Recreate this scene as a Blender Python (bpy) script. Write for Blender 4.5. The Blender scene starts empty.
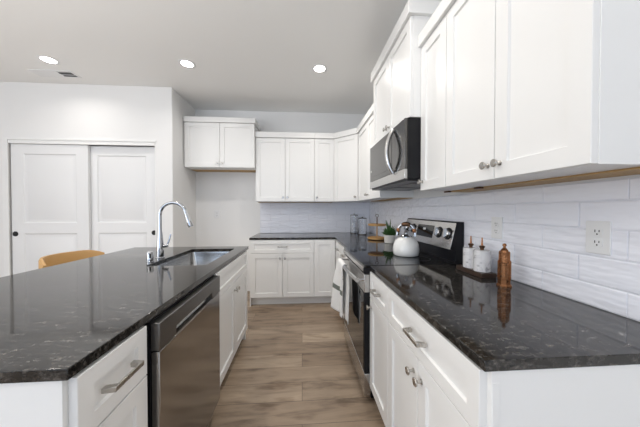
import bpy, bmesh, math, random
from mathutils import Vector, Matrix, noise
random.seed(7)
PI = math.pi
sc = bpy.context.scene
COL = sc.collection

# ------------------------------------------------------------------ camera
F = 250.0
EYE = 1.247
cam = bpy.data.cameras.new('camera')
cam.sensor_width = 36.0
cam.lens = F / 640.0 * 36.0
cam.clip_start = 0.02
camo = bpy.data.objects.new('camera', cam)
COL.objects.link(camo)
camo.location = (0, 0, EYE)
camo.rotation_euler = (PI / 2 - math.atan(3.5 / F), 0, -math.atan(18 / F))
sc.camera = camo

# ------------------------------------------------------------------ world, windows' daylight, added fill lights, exposure
w = bpy.data.worlds.new('world')
sc.world = w
w.use_nodes = True
bg = w.node_tree.nodes['Background']
bg.inputs[0].default_value = (0.72, 0.84, 1.0, 1)
bg.inputs[1].default_value = 1.0
sc.view_settings.view_transform = 'Standard'
sc.view_settings.look = 'None'
sc.view_settings.gamma = 1
sc.view_settings.exposure = 0.12

REAR = -3.2          # rear wall (behind the camera)
WINDOWS = [(-4.3, -2.3), (-1.7, 0.5)]     # x ranges of its two windows
WZ0, WZ1 = 0.15, 2.45
DAY_W = 22
ADDED_LEFT_WINDOW = (-2.9, -0.2, 0.10, 2.4)      # y and z range of an unseen window, added to light the cabinet fronts
LEFT_W = 84
UP_W = 60                        # added fill behind the camera that brightens the ceiling
LAMP_W = 5.2
LAMP_SPREAD = 150
for i, (a, b) in enumerate(WINDOWS):
    L = bpy.data.lights.new('window_daylight', 'AREA')
    L.shape = 'RECTANGLE'
    L.size = b - a
    L.size_y = WZ1 - WZ0
    L.energy = DAY_W
    L.color = (0.62, 0.77, 1.0)
    o = bpy.data.objects.new('window_daylight', L)
    COL.objects.link(o)
    o.location = ((a + b) / 2, REAR - 0.14, (WZ0 + WZ1) / 2)
    o.rotation_euler = (PI / 2, 0, 0)      # shines towards +y
L = bpy.data.lights.new('added_ceiling_fill', 'AREA')  # added fill without a fixture, lifts the ceiling by bounce
L.shape = 'SQUARE'
L.size = 1.6
L.energy = UP_W
L.color = (1.0, 0.98, 0.95)
o = bpy.data.objects.new('added_ceiling_fill', L)
COL.objects.link(o)
o.location = (-2.0, -0.4, 1.35)
o.rotation_euler = (PI, 0, 0)              # shines up at the ceiling
L = bpy.data.lights.new('added_left_fill', 'AREA')  # added light for the right-hand fronts, set behind the added left window
L.shape = 'RECTANGLE'
L.size = ADDED_LEFT_WINDOW[3] - ADDED_LEFT_WINDOW[2]
L.size_y = ADDED_LEFT_WINDOW[1] - ADDED_LEFT_WINDOW[0]
L.energy = LEFT_W
L.color = (1.0, 0.985, 0.96)
o = bpy.data.objects.new('added_left_fill', L)
COL.objects.link(o)
o.location = (-5.34, (ADDED_LEFT_WINDOW[0] + ADDED_LEFT_WINDOW[1]) / 2, (ADDED_LEFT_WINDOW[2] + ADDED_LEFT_WINDOW[3]) / 2)
o.rotation_euler = (0, -PI / 2, 0)         # shines towards +x

# ------------------------------------------------------------------ materials
def newmat(name):
    m = bpy.data.materials.new(name)
    m.use_nodes = True
    return m, m.node_tree, m.node_tree.nodes['Principled BSDF']

def pm(name, col, rough=0.5, metal=0.0, bump=0.0, bscale=60.0, coat=0.0, spec=0.5, aniso=None):
    m, t, p = newmat(name)
    p.inputs['Base Color'].default_value = (*col, 1)
    p.inputs['Roughness'].default_value = rough
    p.inputs['Metallic'].default_value = metal
    p.inputs['Specular IOR Level'].default_value = spec
    p.inputs['Coat Weight'].default_value = coat
    tc = t.nodes.new('ShaderNodeTexCoord')
    n = t.nodes.new('ShaderNodeTexNoise')
    n.inputs['Scale'].default_value = bscale
    n.inputs['Detail'].default_value = 4
    if aniso:
        mp = t.nodes.new('ShaderNodeMapping')
        mp.inputs['Scale'].default_value = aniso
        t.links.new(tc.outputs['Object'], mp.inputs[0])
        t.links.new(mp.outputs[0], n.inputs['Vector'])
    else:
        t.links.new(tc.outputs['Object'], n.inputs['Vector'])
    mr = t.nodes.new('ShaderNodeMapRange')
    mr.inputs['To Min'].default_value = max(0.0, rough * 0.85)
    mr.inputs['To Max'].default_value = min(1.0, rough * 1.15)
    t.links.new(n.outputs['Fac'], mr.inputs['Value'])
    t.links.new(mr.outputs[0], p.inputs['Roughness'])
    if bump:
        b = t.nodes.new('ShaderNodeBump')
        b.inputs['Strength'].default_value = bump
        b.inputs['Distance'].default_value = 0.002
        t.links.new(n.outputs['Fac'], b.inputs['Height'])
        t.links.new(b.outputs[0], p.inputs['Normal'])
    return m

def ramp(t, stops):
    r = t.nodes.new('ShaderNodeValToRGB')
    e = r.color_ramp.elements
    e[0].position, e[0].color = stops[0][0], (*stops[0][1], 1)
    e[1].position, e[1].color = stops[-1][0], (*stops[-1][1], 1)
    for s in stops[1:-1]:
        x = e.new(s[0])
        x.color = (*s[1], 1)
    return r

M = {}
M['paint'] = pm('cabinet_white_paint', (0.83, 0.825, 0.81), 0.30, bump=0.02, bscale=30)
M['wall'] = pm('wall_paint', (0.82, 0.815, 0.805), 0.75, bump=0.12, bscale=220)
M['rearwall'] = pm('rear_wall_paint', (0.34, 0.37, 0.42), 0.8, bump=0.1, bscale=200)
M['ceil'] = pm('ceiling_paint', (0.88, 0.875, 0.86), 0.9, bump=0.2, bscale=160)
M['trim'] = pm('trim_paint', (0.84, 0.84, 0.83), 0.35)
M['door'] = pm('closet_door_paint', (0.80, 0.80, 0.80), 0.4)
M['inside'] = pm('cabinet_inside', (0.55, 0.53, 0.50), 0.6)
M['ply'] = pm('raw_plywood', (0.46, 0.29, 0.12), 0.6, bump=0.1, bscale=20, aniso=(1, 12, 12))
M['nickel'] = pm('satin_nickel', (0.50, 0.48, 0.45), 0.28, 1.0)
M['chrome'] = pm('polished_chrome', (0.52, 0.53, 0.55), 0.07, 1.0)
M['steel'] = pm('brushed_stainless', (0.55, 0.54, 0.53), 0.24, 1.0, aniso=(2, 2, 120))
M['darksteel'] = pm('dark_stainless', (0.34, 0.325, 0.31), 0.16, 1.0, aniso=(120, 2, 2))
M['stripsteel'] = pm('graphite_stainless', (0.17, 0.165, 0.16), 0.35, 1.0)
M['sinksteel'] = pm('sink_stainless', (0.50, 0.50, 0.50), 0.22, 1.0)
M['black'] = pm('black_enamel', (0.008, 0.008, 0.010), 0.3, spec=0.25)
M['blackglass'] = pm('black_glass', (0.006, 0.006, 0.007), 0.04, spec=0.6)
M['mwglass'] = pm('smoked_mirror_glass', (0.145, 0.142, 0.14), 0.12, 1.0)
M['plastic'] = pm('white_plastic', (0.80, 0.80, 0.80), 0.35)
M['slot'] = pm('dark_slot', (0.01, 0.01, 0.01), 0.7)
M['copper'] = pm('aged_copper', (0.30, 0.135, 0.062), 0.28, 1.0, bump=0.15, bscale=90)
M['bronze'] = pm('dark_bronze', (0.11, 0.06, 0.035), 0.3, 0.9)
M['enamel'] = pm('white_enamel', (0.84, 0.84, 0.82), 0.12, coat=0.4)
M['walnut'] = pm('dark_walnut', (0.05, 0.028, 0.018), 0.4, bump=0.1, bscale=18, aniso=(1, 8, 8))
M['lightwood'] = pm('light_wood', (0.52, 0.30, 0.11), 0.45, bump=0.1, bscale=20, aniso=(1, 12, 12))
M['pot'] = pm('ceramic_pot', (0.72, 0.70, 0.66), 0.5)
M['soil'] = pm('soil', (0.03, 0.022, 0.015), 0.95, bump=0.5, bscale=90)
M['leaf'] = pm('succulent_leaf', (0.055, 0.13, 0.035), 0.45)
M['ventdark'] = pm('vent_slot', (0.10, 0.10, 0.10), 0.8)

def mat_granite():
    m, t, p = newmat('black_granite')
    tc = t.nodes.new('ShaderNodeTexCoord')
    n1 = t.nodes.new('ShaderNodeTexNoise')
    n1.inputs['Scale'].default_value = 42
    n1.inputs['Detail'].default_value = 4
    n1.inputs['Roughness'].default_value = 0.72
    n1.inputs['Distortion'].default_value = 0.0
    mp = t.nodes.new('ShaderNodeMapping')
    mp.inputs['Scale'].default_value = (0.55, 1.6, 1.2)
    mp.inputs['Rotation'].default_value = (0, 0, 0.25)
    t.links.new(tc.outputs['Object'], mp.inputs[0])
    t.links.new(mp.outputs[0], n1.inputs['Vector'])
    r = ramp(t, [(0.36, (0.007, 0.0066, 0.0062)), (0.50, (0.023, 0.0215, 0.020)), (0.60, (0.060, 0.056, 0.052)), (0.72, (0.12, 0.112, 0.104))])
    t.links.new(n1.outputs['Fac'], r.inputs[0])
    v = t.nodes.new('ShaderNodeTexNoise')
    v.inputs['Scale'].default_value = 130
    v.inputs['Detail'].default_value = 3
    t.links.new(tc.outputs['Object'], v.inputs['Vector'])
    r2 = ramp(t, [(0.38, (0.45, 0.45, 0.45)), (0.66, (1.6, 1.55, 1.5))])
    t.links.new(v.outputs['Fac'], r2.inputs[0])
    mx = t.nodes.new('ShaderNodeMix')
    mx.data_type = 'RGBA'
    mx.blend_type = 'MULTIPLY'
    mx.inputs[0].default_value = 1.0
    t.links.new(r.outputs[0], mx.inputs[6])
    t.links.new(r2.outputs[0], mx.inputs[7])
    t.links.new(mx.outputs[2], p.inputs['Base Color'])
    p.inputs['Roughness'].default_value = 0.07
    p.inputs['Specular IOR Level'].default_value = 0.5
    return m
M['granite'] = mat_granite()

def mat_floor():
    m, t, p = newmat('wood_plank_floor')
    tc = t.nodes.new('ShaderNodeTexCoord')
    br = t.nodes.new('ShaderNodeTexBrick')
    br.offset = 0.37
    br.inputs['Scale'].default_value = 1.0
    br.inputs['Brick Width'].default_value = 1.5
    br.inputs['Row Height'].default_value = 0.18
    br.inputs['Mortar Size'].default_value = 0.0016
    br.inputs['Mortar Smooth'].default_value = 0.1
    br.inputs['Bias'].default_value = 0.0
    br.inputs['Color1'].default_value = (0.27, 0.198, 0.138, 1)
    br.inputs['Color2'].default_value = (0.43, 0.335, 0.245, 1)
    br.inputs['Mortar'].default_value = (0.12, 0.085, 0.06, 1)
    t.links.new(tc.outputs['Object'], br.inputs['Vector'])
    # grain: stretched noise, shifted from plank to plank by the plank's own tone
    mp = t.nodes.new('ShaderNodeMapping')
    mp.inputs['Scale'].default_value = (1.5, 9, 1)
    t.links.new(tc.outputs['Object'], mp.inputs[0])
    add = t.nodes.new('ShaderNodeVectorMath')
    add.operation = 'MULTIPLY_ADD'
    t.links.new(br.outputs['Color'], add.inputs[0])
    add.inputs[1].default_value = (37, 53, 11)
    t.links.new(mp.outputs[0], add.inputs[2])
    n = t.nodes.new('ShaderNodeTexNoise')
    n.inputs['Scale'].default_value = 1.6
    n.inputs['Detail'].default_value = 7
    n.inputs['Roughness'].default_value = 0.62
    n.inputs['Distortion'].default_value = 0.6
    t.links.new(add.outputs[0], n.inputs['Vector'])
    r = ramp(t, [(0.30, (0.55, 0.52, 0.50)), (0.48, (0.95, 0.94, 0.93)), (0.7, (1.20, 1.19, 1.17))])
    t.links.new(n.outputs['Fac'], r.inputs[0])
    mx = t.nodes.new('ShaderNodeMix')
    mx.data_type = 'RGBA'
    mx.blend_type = 'MULTIPLY'
    mx.inputs[0].default_value = 1.0
    t.links.new(br.outputs['Color'], mx.inputs[6])
    t.links.new(r.outputs[0], mx.inputs[7])
    k1 = t.nodes.new('ShaderNodeTexNoise')
    k1.inputs['Scale'].default_value = 1.0
    k1.inputs['Detail'].default_value = 3
    mk = t.nodes.new('ShaderNodeMapping')
    mk.inputs['Scale'].default_value = (3.2, 11, 1)
    t.links.new(tc.outputs['Object'], mk.inputs[0])
    t.links.new(mk.outputs[0], k1.inputs['Vector'])
    rk = ramp(t, [(0.27, (0.52, 0.47, 0.43)), (0.43, (1.0, 1.0, 1.0)), (0.62, (1.0, 1.0, 1.0)), (0.78, (1.12, 1.10, 1.06))])
    t.links.new(k1.outputs['Fac'], rk.inputs[0])
    m2 = t.nodes.new('ShaderNodeMix')
    m2.data_type = 'RGBA'
    m2.blend_type = 'MULTIPLY'
    m2.inputs[0].default_value = 1.0
    t.links.new(mx.outputs[2], m2.inputs[6])
    t.links.new(rk.outputs[0], m2.inputs[7])
    t.links.new(m2.outputs[2], p.inputs['Base Color'])
    p.inputs['Roughness'].default_value = 0.38
    b = t.nodes.new('ShaderNodeBump')
    b.inputs['Strength'].default_value = 0.25
    b.inputs['Distance'].default_value = 0.002
    t.links.new(br.outputs['Fac'], b.inputs['Height'])
    b.invert = True
    t.links.new(b.outputs[0], p.inputs['Normal'])
    return m
M['floor'] = mat_floor()

def mat_tile():
    m, t, p = newmat('glazed_tile')
    p.inputs['Base Color'].default_value = (0.88, 0.89, 0.95, 1)
    p.inputs['Roughness'].default_value = 0.12
    tc = t.nodes.new('ShaderNodeTexCoord')
    mp = t.nodes.new('ShaderNodeMapping')
    mp.inputs['Scale'].default_value = (8, 8, 30)
    t.links.new(tc.outputs['Object'], mp.inputs[0])
    n = t.nodes.new('ShaderNodeTexNoise')
    n.inputs['Scale'].default_value = 1.0
    n.inputs['Detail'].default_value = 1.5
    t.links.new(mp.outputs[0], n.inputs['Vector'])
    b = t.nodes.new('ShaderNodeBump')
    b.inputs['Strength'].default_value = 0.9
    b.inputs['Distance'].default_value = 0.012
    t.links.new(n.outputs['Fac'], b.inputs['Height'])
    t.links.new(b.outputs[0], p.inputs['Normal'])
    return m
M['tile'] = mat_tile()
M['grout'] = pm('grout', (0.78, 0.79, 0.84), 0.85)

def mat_marble():
    m, t, p = newmat('white_marble')
    tc = t.nodes.new('ShaderNodeTexCoord')
    n = t.nodes.new('ShaderNodeTexNoise')
    n.inputs['Scale'].default_value = 14
    n.inputs['Detail'].default_value = 6
    n.inputs['Distortion'].default_value = 2.2
    t.links.new(tc.outputs['Object'], n.inputs['Vector'])
    r = ramp(t, [(0.36, (0.36, 0.35, 0.37)), (0.46, (0.70, 0.69, 0.70)), (0.62, (0.80, 0.79, 0.79))])
    t.links.new(n.outputs['Fac'], r.inputs[0])
    t.links.new(r.outputs[0], p.inputs['Base Color'])
    p.inputs['Roughness'].default_value = 0.25
    return m
M['marble'] = mat_marble()

M['towel'] = pm('towel_cloth', (0.84, 0.84, 0.83), 0.95, bump=0.4, bscale=350)
M['towelstripe'] = pm('towel_stripe', (0.17, 0.19, 0.17), 0.95, bump=0.4, bscale=350)

def mat_glass():
    m, t, p = newmat('clear_glass')
    p.inputs['Base Color'].default_value = (0.98, 0.99, 1.0, 1)
    p.inputs['Roughness'].default_value = 0.02
    p.inputs['Transmission Weight'].default_value = 1.0
    p.inputs['IOR'].default_value = 1.45
    return m
M['glass'] = mat_glass()

def mat_emit(name, col, s):
    m, t, p = newmat(name)
    p.inputs['Base Color'].default_value = (0.9, 0.9, 0.9, 1)
    p.inputs['Emission Color'].default_value = (*col, 1)
    p.inputs['Emission Strength'].default_value = s
    return m
M['lens'] = mat_emit('lamp_lens', (1.0, 0.96, 0.90), 14.0)

# ------------------------------------------------------------------ mesh helpers
class MB:
    """collects shapes into one mesh"""
    def __init__(s):
        s.bm = bmesh.new()
        s.mats = []
        s.cur = 0
    def mat(s, m):
        if m not in s.mats:
            s.mats.append(m)
        s.cur = s.mats.index(m)
        return s
    def face(s, vs):
        try:
            f = s.bm.faces.new(vs)
            f.material_index = s.cur
            return f
        except ValueError:
            return None
    def box(s, x0, x1, y0, y1, z0, z1):
        v = [s.bm.verts.new(p) for p in ((x0, y0, z0), (x1, y0, z0), (x1, y1, z0), (x0, y1, z0),
                                         (x0, y0, z1), (x1, y0, z1), (x1, y1, z1), (x0, y1, z1))]
        for q in ((3, 2, 1, 0), (4, 5, 6, 7), (0, 1, 5, 4), (1, 2, 6, 5), (2, 3, 7, 6), (3, 0, 4, 7)):
            s.face([v[i] for i in q])
        return s
    def prism(s, poly, axis, a, b):
        """poly: ccw 2-D outline, pushed along axis ('x','y','z') from a to b"""
        def P(u, v, t):
            return {'x': (t, u, v), 'y': (u, t, v), 'z': (u, v, t)}[axis]
        lo = [s.bm.verts.new(P(u, v, a)) for u, v in poly]
        hi = [s.bm.verts.new(P(u, v, b)) for u, v in poly]
        s.face(lo[::-1])
        s.face(hi)
        n = len(poly)
        for i in range(n):
            j = (i + 1) % n
            s.face([lo[i], lo[j], hi[j], hi[i]])
        return s
    def lathe(s, prof, n=24, c=(0, 0, 0), mtx=None, rot=0.0, closed=False):
        """prof: (r, z) from bottom to top, spun about z; mtx places it"""
        mtx = mtx or Matrix.Translation(c)
        rings = []
        for r, z in prof:
            if r < 1e-6:
                rings.append([s.bm.verts.new(mtx @ Vector((0, 0, z)))])
            else:
                rings.append([s.bm.verts.new(mtx @ Vector((r * math.cos(rot + 2 * PI * k / n), r * math.sin(rot + 2 * PI * k / n), z))) for k in range(n)])
        for a, b in zip(rings, rings[1:]):
            for k in range(n):
                l = (k + 1) % n
                if len(a) == 1 and len(b) == 1:
                    continue
                if len(a) == 1:
                    s.face([a[0], b[l], b[k]])
                elif len(b) == 1:
                    s.face([a[k], a[l], b[0]])
                else:
                    s.face([a[k], a[l], b[l], b[k]])
        if closed:
            for k in range(n):
                l = (k + 1) % n
                s.face([rings[-1][k], rings[-1][l], rings[0][l], rings[0][k]])
        else:
            if len(rings[0]) > 1:
                s.face(rings[0][::-1])
            if len(rings[-1]) > 1:
                s.face(rings[-1])
        return s
    def tube(s, pts, rad, n=12, flat=1.0):
        """round tube along pts; rad number or list"""
        pts = [Vector(p) for p in pts]
        m = len(pts)
        rads = rad if isinstance(rad, (list, tuple)) else [rad] * m
        rings = []
        up = None
        for i, p in enumerate(pts):
            d = (pts[min(i + 1, m - 1)] - pts[max(i - 1, 0)]).normalized()
            if up is None:
                up = Vector((0, 0, 1)) if abs(d.z) < 0.9 else Vector((1, 0, 0))
            side = d.cross(up).normalized()
            up = side.cross(d).normalized()
            rings.append([s.bm.verts.new(p + side * (math.cos(2 * PI * k / n) * rads[i]) + up * (math.sin(2 * PI * k / n) * rads[i] * flat)) for k in range(n)])
        for a, b in zip(rings, rings[1:]):
            for k in range(n):
                l = (k + 1) % n
                s.face([a[k], a[l], b[l], b[k]])
        s.face(rings[0][::-1])
        s.face(rings[-1])
        return s
    def shaker(s, w, h, t=0.02, rail=0.057, rec=0.009, x=0.0, z=0.0, y=0.0, slope=0.003):
        """framed door or drawer front: back face at y, front at y-t"""
        def rect(x0, x1, z0, z1, yy):
            return [s.bm.verts.new((a, yy, b)) for a, b in ((x0, z0), (x1, z0), (x1, z1), (x0, z1))]
        e = 0.0015
        B = rect(x, x + w, z, z + h, y)
        A0 = rect(x, x + w, z, z + h, y - t + e)
        A = rect(x + e, x + w - e, z + e, z + h - e, y - t)
        I = rect(x + rail, x + w - rail, z + rail, z + h - rail, y - t)
        J = rect(x + rail + slope, x + w - rail - slope, z + rail + slope, z + h - rail - slope, y - t + rec)
        s.face(B[::-1])
        for P, Q in ((B, A0), (A0, A), (A, I), (I, J)):
            for k in range(4):
                l = (k + 1) % 4
                s.face([P[k], P[l], Q[l], Q[k]])
        s.face(J)
        return s
    def build(s, name, m=None, parent=None, loc=(0, 0, 0), rz=0.0, bevel=0.0, smooth=True, seg=2, angle=35):
        if m is not None:
            s.mats = [m]
            for f in s.bm.faces:
                f.material_index = 0
        bmesh.ops.recalc_face_normals(s.bm, faces=s.bm.faces)
        me = bpy.data.meshes.new(name)
        s.bm.to_mesh(me)
        s.bm.free()
        for x in s.mats:
            me.materials.append(x)
        if smooth:
            for p in me.polygons:
                p.use_smooth = True
            me.set_sharp_from_angle(angle=math.radians(angle))
        o = bpy.data.objects.new(name, me)
        COL.objects.link(o)
        o.location = loc
        o.rotation_euler = (0, 0, rz)
        if parent:
            o.parent = parent
        if bevel:
            b = o.modifiers.new('bevel', 'BEVEL')
            b.width = bevel
            b.segments = seg
            b.limit_method = 'ANGLE'
            b.angle_limit = math.radians(40)
        return o

def tag(o, label=None, cat=None, group=None, kind=None):
    if label: o['label'] = label
    if cat: o['category'] = cat
    if group: o['group'] = group
    if kind: o['kind'] = kind
    return o

def thing(name, label, cat, loc=(0, 0, 0), rz=0.0, group=None):
    o = bpy.data.objects.new(name, None)
    o.empty_display_size = 0.05
    COL.objects.link(o)
    o.location = loc
    o.rotation_euler = (0, 0, rz)
    return tag(o, label, cat, group)

def struct(o):
    o['kind'] = 'structure'
    return o

RIGHT, ISLE, BACK = -PI / 2, PI / 2, 0.0     # which way a run's fronts face: -x, +x, -y

# ------------------------------------------------------------------ the room
XW, YB, ZC = 1.077, 3.898, 2.755     # right wall, back wall, ceiling
YL, XS, XL = 3.22, -1.595, -5.2      # closet wall, its return, far left wall
struct(MB().box(XL - .1, XW + .1, REAR - .1, YB + .1, -0.1, 0).build('floor', M['floor'], smooth=False))
struct(MB().box(XL - .1, XW + .1, REAR - .1, YB + .1, ZC, ZC + 0.1).build('ceiling', M['ceil'], smooth=False))
struct(MB().box(XS, XW + .1, YB, YB + .1, 0, ZC).build('wall_back', M['wall'], smooth=False))
struct(MB().box(XW, XW + .1, REAR - .1, YB, 0, ZC).build('wall_right', M['wall'], smooth=False))
wa, wb, wc, wd_ = ADDED_LEFT_WINDOW
m = MB().box(XL - .1, XL, REAR - .1, wa, 0, ZC).box(XL - .1, XL, wb, YB, 0, ZC).box(XL - .1, XL, wa, wb, 0, wc).box(XL - .1, XL, wa, wb, wd_, ZC)
struct(m.build('wall_far_left', M['wall'], smooth=False))
m = MB()
for k in range(4):
    y = wa + (wb - wa - 0.05) * k / 3
    m.box(XL - .08, XL - .03, y, y + 0.05, wc, wd_)
m.box(XL - .08, XL - .03, wa, wb, wc - 0.0, wc + 0.04).box(XL - .08, XL - .03, wa, wb, wd_ - 0.04, wd_)
struct(m.build('window_3', M['trim']))  # frame of the unseen window added for side light
# closet wall with its opening and the return beside the fridge space, one continuous outline seen from above, rounded at the outer corner
m = MB()
arc = [(XS - 0.012 + 0.012 * math.sin(k * PI / 12), YL + 0.012 - 0.012 * math.cos(k * PI / 12)) for k in range(7)]
ret = [(-1.80, YL)] + arc + [(XS, YB + .1), (-1.80, YB + .1)]
m.prism(ret, 'z', 0, 2.055)
m.prism([(-3.47, YL + .12), (-3.47, YL)] + arc + [(XS, YB + .1), (-1.80, YB + .1), (-1.80, YL + .12)], 'z', 2.055, ZC)
m.box(XL, -3.47, YL, YL + .12, 0, 2.055).box(XL, -3.47, YL, YL + .12, 2.055, ZC)
m.box(XL, -1.80, YB, YB + .1, 0, ZC)                             # back of the closet
struct(m.build('wall_left', M['wall'], smooth=False))
m = MB()
xs = [XL] + [v for ab in WINDOWS for v in ab] + [XW]
for i in range(0, len(xs), 2):
    m.box(xs[i], xs[i + 1], REAR - .1, REAR, 0, ZC)
for a, b in WINDOWS:
    m.box(a, b, REAR - .1, REAR, 0, WZ0).box(a, b, REAR - .1, REAR, WZ1, ZC)
struct(m.build('wall_rear', M['rearwall'], smooth=False))
for i, (a, b) in enumerate(WINDOWS):
    m = MB()
    f = 0.05
    m.box(a, a + f, REAR - .09, REAR - .03, WZ0, WZ1).box(b - f, b, REAR - .09, REAR - .03, WZ0, WZ1)
    m.box(a + f, b - f, REAR - .09, REAR - .03, WZ0, WZ0 + f).box(a + f, b - f, REAR - .09, REAR - .03, WZ1 - f, WZ1)
    m.box((a + b) / 2 - .025, (a + b) / 2 + .025, REAR - .09, REAR - .03, WZ0 + f, WZ1 - f)
    struct(m.build('window_%d' % (i + 1), M['trim']))

# closet: casing, header board and two sliding doors
m = MB()
m.box(-3.515, -3.456, YL - .014, YL - .0005, 0, 2.10)
m.box(-3.456, -1.785, YL - .014, YL - .0005, 2.078, 2.10)
m.box(-3.456, -1.80, YL - .006, YL + .014, 2.035, 2.078)
m.box(-1.805, -1.793, YL - .004, YL + .1, 0, 2.035)
struct(m.build('trim_1', M['trim'], bevel=0.002))

def closet_door(name, x0, x1, y, knob_x):
    w = x1 - x0
    m = MB()
    z0, z1, t = 0.012, 2.032, 0.035
    def rect(a, b, c, d, yy):
        return [m.bm.verts.new((p, yy, q)) for p, q in ((a, c), (b, c), (b, d), (a, d))]
    # body without its front, then the front as stiles, rails and two raised panels
    B = rect(0, w, z0, z1, t)
    A = rect(0, w, z0, z1, 0)
    m.face(B[::-1])
    for k in range(4):
        l = (k + 1) % 4
        m.face([B[k], B[l], A[l], A[k]])
    s = 0.135
    rows = [z0, 0.24, 0.965, 1.09, 1.92, z1]
    for a, b, c, d in ((0, s, z0, z1), (w - s, w, z0, z1)):
        m.face(rect(a, b, c, d, 0))
    for c, d in ((rows[0], rows[1]), (rows[2], rows[3]), (rows[4], rows[5])):
        m.face(rect(s, w - s, c, d, 0))
    for c, d in ((rows[1], rows[2]), (rows[3], rows[4])):
        steps = [(0, 0), (0.012, 0.010), (0.034, 0.010), (0.052, 0.004)]
        rs = [rect(s + i, w - s - i, c + i, d - i, yy) for i, yy in steps]
        for P, Q in zip(rs, rs[1:]):
            for k in range(4):
                l = (k + 1) % 4
                m.face([P[k], P[l], Q[l], Q[k]])
        m.face(rs[-1])
    bmesh.ops.remove_doubles(m.bm, verts=m.bm.verts, dist=1e-5)
    d = struct(m.build(name, M['door'], loc=(x0, y, 0), angle=20))
    k = MB()
    k.lathe([(0.0, -0.001), (0.030, -0.001), (0.030, 0.004), (0.024, 0.004), (0.022, 0.001), (0.0, 0.001)], 24,
            mtx=Matrix.Translation((knob_x - x0, 0, 0.962)) @ Matrix.Rotation(PI / 2, 4, 'X'))
    k.build('finger_pull', M['slot'], d)
closet_door('door_1', -3.452, -2.590, YL + .016, -3.412)
closet_door('door_2', -2.650, -1.806, YL + .056, -1.85)

# ------------------------------------------------------------------ tiled backsplash (real tiles, one mesh per wall)
def tiles(name, u0, u1, v0, v1, place, shift):
    """place(u, v, d) -> point; d is how far the surface stands off the wall"""
    m = MB()
    def slab(a, b, c, d, t0, t1, e):
        lo = [m.bm.verts.new(place(p, q, t0)) for p, q in ((a, c), (b, c), (b, d), (a, d))]
        tl = [random.uniform(-.0012, .0012) for _ in range(4)]
        mid = [m.bm.verts.new(place(p, q, t1 - e * 0.6)) for p, q in ((a, c), (b, c), (b, d), (a, d))]
        f = e * 0.3
        hi = [m.bm.verts.new(place(p, q, t1 + tl[k])) for k, (p, q) in enumerate(((a + f, c + e), (b - f, c + e), (b - f, d - e), (a + f, d - e)))]
        m.face(hi)
        for P, Q in ((lo, mid), (mid, hi)):
            for k in range(4):
                l = (k + 1) % 4
                m.face([P[k], P[l], Q[l], Q[k]])
    m.mat(M['grout'])
    slab(u0, u1, v0, v1, 0.0005, 0.0052, 0.0)
    m.mat(M['tile'])
    TW, TH, G = 0.292, 0.1015, 0.0026
    z = 0.975 - TH
    row = 0
    while z < v1 - 0.01:
        a, b = max(z, v0), min(z + TH, v1)
        u = shift + (TW / 2 if row % 2 else 0) - TW * 40
        while u < u1:
            p, q = max(u, u0), min(u + TW, u1)
            if q - p > 0.012:
                slab(p + G / 2, q - G / 2, a + G / 2, b - G / 2, 0.004, 0.009, 0.0045)
            u += TW
        z += TH
        row += 1
    return struct(m.build(name, None, angle=15))
tiles('wall_right_tile', 0.56, YB - 0.009, 0.8905, 1.353, lambda u, v, d: (XW - d, u, v), 0.745)
tiles('wall_back_tile', -0.640, XW - 0.009, 0.8905, 1.366, lambda u, v, d: (u, YB - d, v), 0.10)

# ------------------------------------------------------------------ hardware
def knob(parent, x, z, y=-0.02):
    m = MB()
    m.lathe([(0.0095, 0), (0.0095, 0.002), (0.0055, 0.004), (0.0050, 0.017), (0.0075, 0.020), (0.0140, 0.022), (0.0155, 0.0245), (0.0155, 0.027), (0.0140, 0.029), (0.0, 0.0295)], 20,
            mtx=Matrix.Rotation(PI / 2, 4, 'X'))
    return m.build('knob', M['nickel'], parent, loc=(x, y - 0.0002, z))

def pull(parent, x, z, L=0.15, y=-0.02):
    """flat bar pull with angled feet, centred at x, z"""
    m = MB()
    h, t = 0.034, 0.006
    out = [(-L / 2, 0), (-L / 2 + 0.016, 0), (-L / 2 + 0.021, -h + t), (L / 2 - 0.021, -h + t), (L / 2 - 0.016, 0), (L / 2, 0),
           (L / 2 - 0.004, -h), (-L / 2 + 0.004, -h)]
    m.prism(out, 'z', -0.007, 0.007)
    return m.build('pull', M['nickel'], parent, loc=(x, y - 0.0002, z), bevel=0.0012)

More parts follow.
